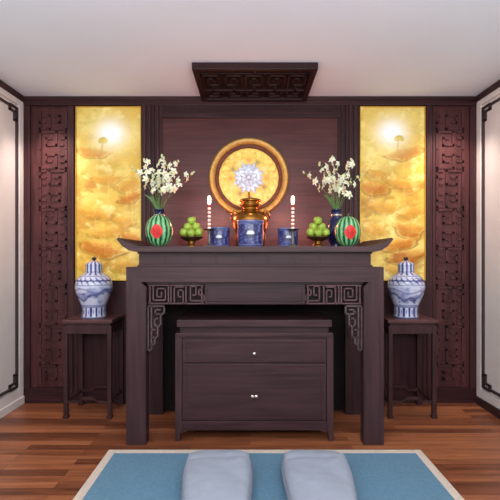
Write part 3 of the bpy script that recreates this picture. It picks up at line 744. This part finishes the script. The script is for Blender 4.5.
bouquet(336.5, [(304, 173, -.02, 6, 'reaching lowest and farthest left'), (319, 163, .04, 7, 'second from the left, steep'), (328, 175, -.08, 7, 'short and leaning left of centre'), (333, 157, .02, 8, 'standing tallest at the centre'),
    (343, 176, -.07, 7, 'short and leaning right of centre'), (352, 160, .05, 8, 'second from the right, steep'), (361, 175, -.02, 5, 'reaching lowest and farthest right')], 'right')

# ------------------------------------------------------------------ rug and kneeling cushions
RXc = .098; RYf = 2.99; RYn = 1.25; rw = 1.035
t = thing('area_rug', 'blue rug with cream border on the wooden floor before the altar', 'rug', (RXc, (RYf+RYn)/2, 0))
hy = (RYf-RYn)/2; bw = .05
MB().box(-rw+bw, rw-bw, -hy+bw, hy-bw, .001, .013, .002).build('field', M_RUG, t)
MB().box(-rw, -rw+bw, -hy, hy, .001, .014, .003).box(rw-bw, rw, -hy, hy, .001, .014, .003).box(-rw+bw, rw-bw, hy-bw, hy, .001, .014, .003).box(-rw+bw, rw-bw, -hy, -hy+bw, .001, .014, .003).build('border', M_RUGB, t)
def cushion(cx, w, label, rot):
    Yf, ln_, hh = 2.76, 1.15, .135
    t = thing('kneeling_cushion', label, 'cushion', (cx, Yf-ln_/2, .0145), 'kneeling cushions on the rug'); t.rotation_euler.z = rot
    nx, ny = 28, 60; vs, fs = [], []
    def sup(u, v, side):                        # puffy rounded slab: superellipse plan, pillowed profile
        ex = 5
        r = (abs(u)**ex+abs(v)**(ex*2.4))
        k = max(0, 1-r)**.30
        z = hh/2+side*hh/2*k*(1-.06*u*u)
        if side > 0: z += .004*math.sin(v*9+u*2)*k+.003*math.sin(u*7+v*5)*k-.012*math.exp(-((v-.80)/.03)**2)*k
        return z
    m = MB()
    G = {}
    for side in (1, -1):
        for j in range(ny+1):
            for i in range(nx+1):
                a, b = -1+2*i/nx, -1+2*j/ny
                a, b = math.sin(a*PI/2), math.copysign(1-(1-abs(b))**1.6, b)
                # pull grid corners onto the rounded outline
                fr = max(abs(a), abs(b)); 
                if fr > 1e-6:
                    e1, e2 = 3.6, 6.0
                    ax, bx = a/fr, b/fr; q = (abs(ax)**4+abs(bx*1.0)**4)**(-1/4) if min(abs(ax), abs(bx)) > 0 else 1
                    rr_ = 1-(1-q)*fr**6
                    a2, b2 = a*rr_, (b if abs(b) < .6 else b*(1-(1-rr_)*.62))
                else: a2, b2 = a, b
                edge = max(0, 1-fr**5)**.36
                z = hh/2+side*hh/2*edge
                if side > 0: z += (.004*math.sin(b*9+a*2)+.003*math.sin(a*7+b*5)-.010*math.exp(-((b-.72)/.025)**2))*edge
                if (i in (0, nx) or j in (0, ny)) and side < 0: G[(side, i, j)] = G[(1, i, j)]; continue
                G[(side, i, j)] = m.bm.verts.new((a2*w/2*max(.6, .76+.27*min(.9, b2)), b2*ln_/2, z))
    for side in (1, -1):
        for j in range(ny):
            for i in range(nx):
                m.bm.faces.new((G[(side, i, j)], G[(side, i+1, j)], G[(side, i+1, j+1)], G[(side, i, j+1)]))
    ring = [(i, 0) for i in range(nx)]+[(nx, j) for j in range(ny)]+[(i, ny) for i in range(nx, 0, -1)]+[(0, j) for j in range(ny, -1, -1)]
    rp = [G[(1, i, j)].co.copy() for i, j in ring]
    m.build('cover', M_CUSH, t, True)
    MB().tube(rp, .006, 8).build('piping', M_CUSHP, t, True)
cushion(-.166, .425, 'long pale grey kneeling cushion on the blue rug, left one of the pair', .042)
cushion(.361, .425, 'long pale grey kneeling cushion on the blue rug, right one of the pair', -.042)

# ------------------------------------------------------------------ light, world, camera
def area(name, loc, size, power, col=(1, 1, 1), rot=(0, 0, 0), sy=None):
    l = bpy.data.lights.new(name, 'AREA'); l.energy = power; l.color = col; l.size = size
    if sy: l.shape = 'RECTANGLE'; l.size_y = sy
    o = bpy.data.objects.new(name, l); C.objects.link(o); o.location = loc; o.rotation_euler = rot; return o
def spot(name, loc, target, power, col, ang, blend=.8, r=.05):
    l = bpy.data.lights.new(name, 'SPOT'); l.energy = power; l.color = col; l.spot_size = math.radians(ang); l.spot_blend = blend; l.shadow_soft_size = r
    o = bpy.data.objects.new(name, l); C.objects.link(o); o.location = loc
    o.rotation_euler = (Vector(target)-Vector(loc)).to_track_quat('-Z', 'Y').to_euler(); return o
area('room_light', (0, 1.0, 2.66), 2.6, 26, (1, .97, .95), (0, 0, 0), 1.6)
area('ceiling_fill_light', (0, -.2, 1.75), 3.4, 105, (.88, .95, 1), (math.radians(90+38), 0, 0), .7)  # added uplight, unseen behind the camera, brightens the ceiling
area('front_fill_light', (0, -.55, 1.5), 3.2, 6, (.93, .96, 1), (math.radians(90), 0, 0), 2.0)  # broad unseen fill lamp behind the camera; no window there
for s in (-1, 1):
    spot('wall_washer_light', (s*1.72, 3.55, 2.62), (s*1.76, 4.0, 1.7), 50, (1, .80, .70), 75)
    spot('wall_washer_light', (s*.9, 2.2, 2.6), (s*2.03, 3.7, 1.1), 34, (1, .98, .96), 90)
spot('altar_light', (.03, 3.1, 2.60), (.03, 3.9, 1.6), 10, (1, .72, .56), 80)
for s in (-1, 1):  # added red lamps hidden behind the altar things, to redden the wall
    l = bpy.data.lights.new('added_glow_light', 'POINT'); l.energy = 2.4; l.color = (1, .26, .15); l.shadow_soft_size = .08
    o = bpy.data.objects.new('added_glow_light', l); C.objects.link(o); o.location = (s*.40, 3.72, 1.50)
for p in lamps:
    l = bpy.data.lights.new('candle_light', 'POINT'); l.energy = 4.5; l.color = (1, .30, .17); l.shadow_soft_size = .03
    o = bpy.data.objects.new('candle_light', l); C.objects.link(o); o.location = p+Vector((0, .40, -.03))
w = bpy.data.worlds.new('world'); sc.world = w; w.use_nodes = True
bg = w.node_tree.nodes['Background']; bg.inputs['Color'].default_value = (.80, .86, 1, 1); bg.inputs['Strength'].default_value = .42
cam = bpy.data.cameras.new('camera'); co = bpy.data.objects.new('camera', cam); C.objects.link(co)
co.location = (0, 0, EYE); co.rotation_euler = (PI/2, 0, 0); cam.sensor_width = 36; cam.lens = 36*F/500; cam.shift_y = (HY-250)/500; cam.clip_start = .05
sc.camera = co
sc.view_settings.view_transform = 'Standard'; sc.view_settings.look = 'None'; sc.view_settings.exposure = 0
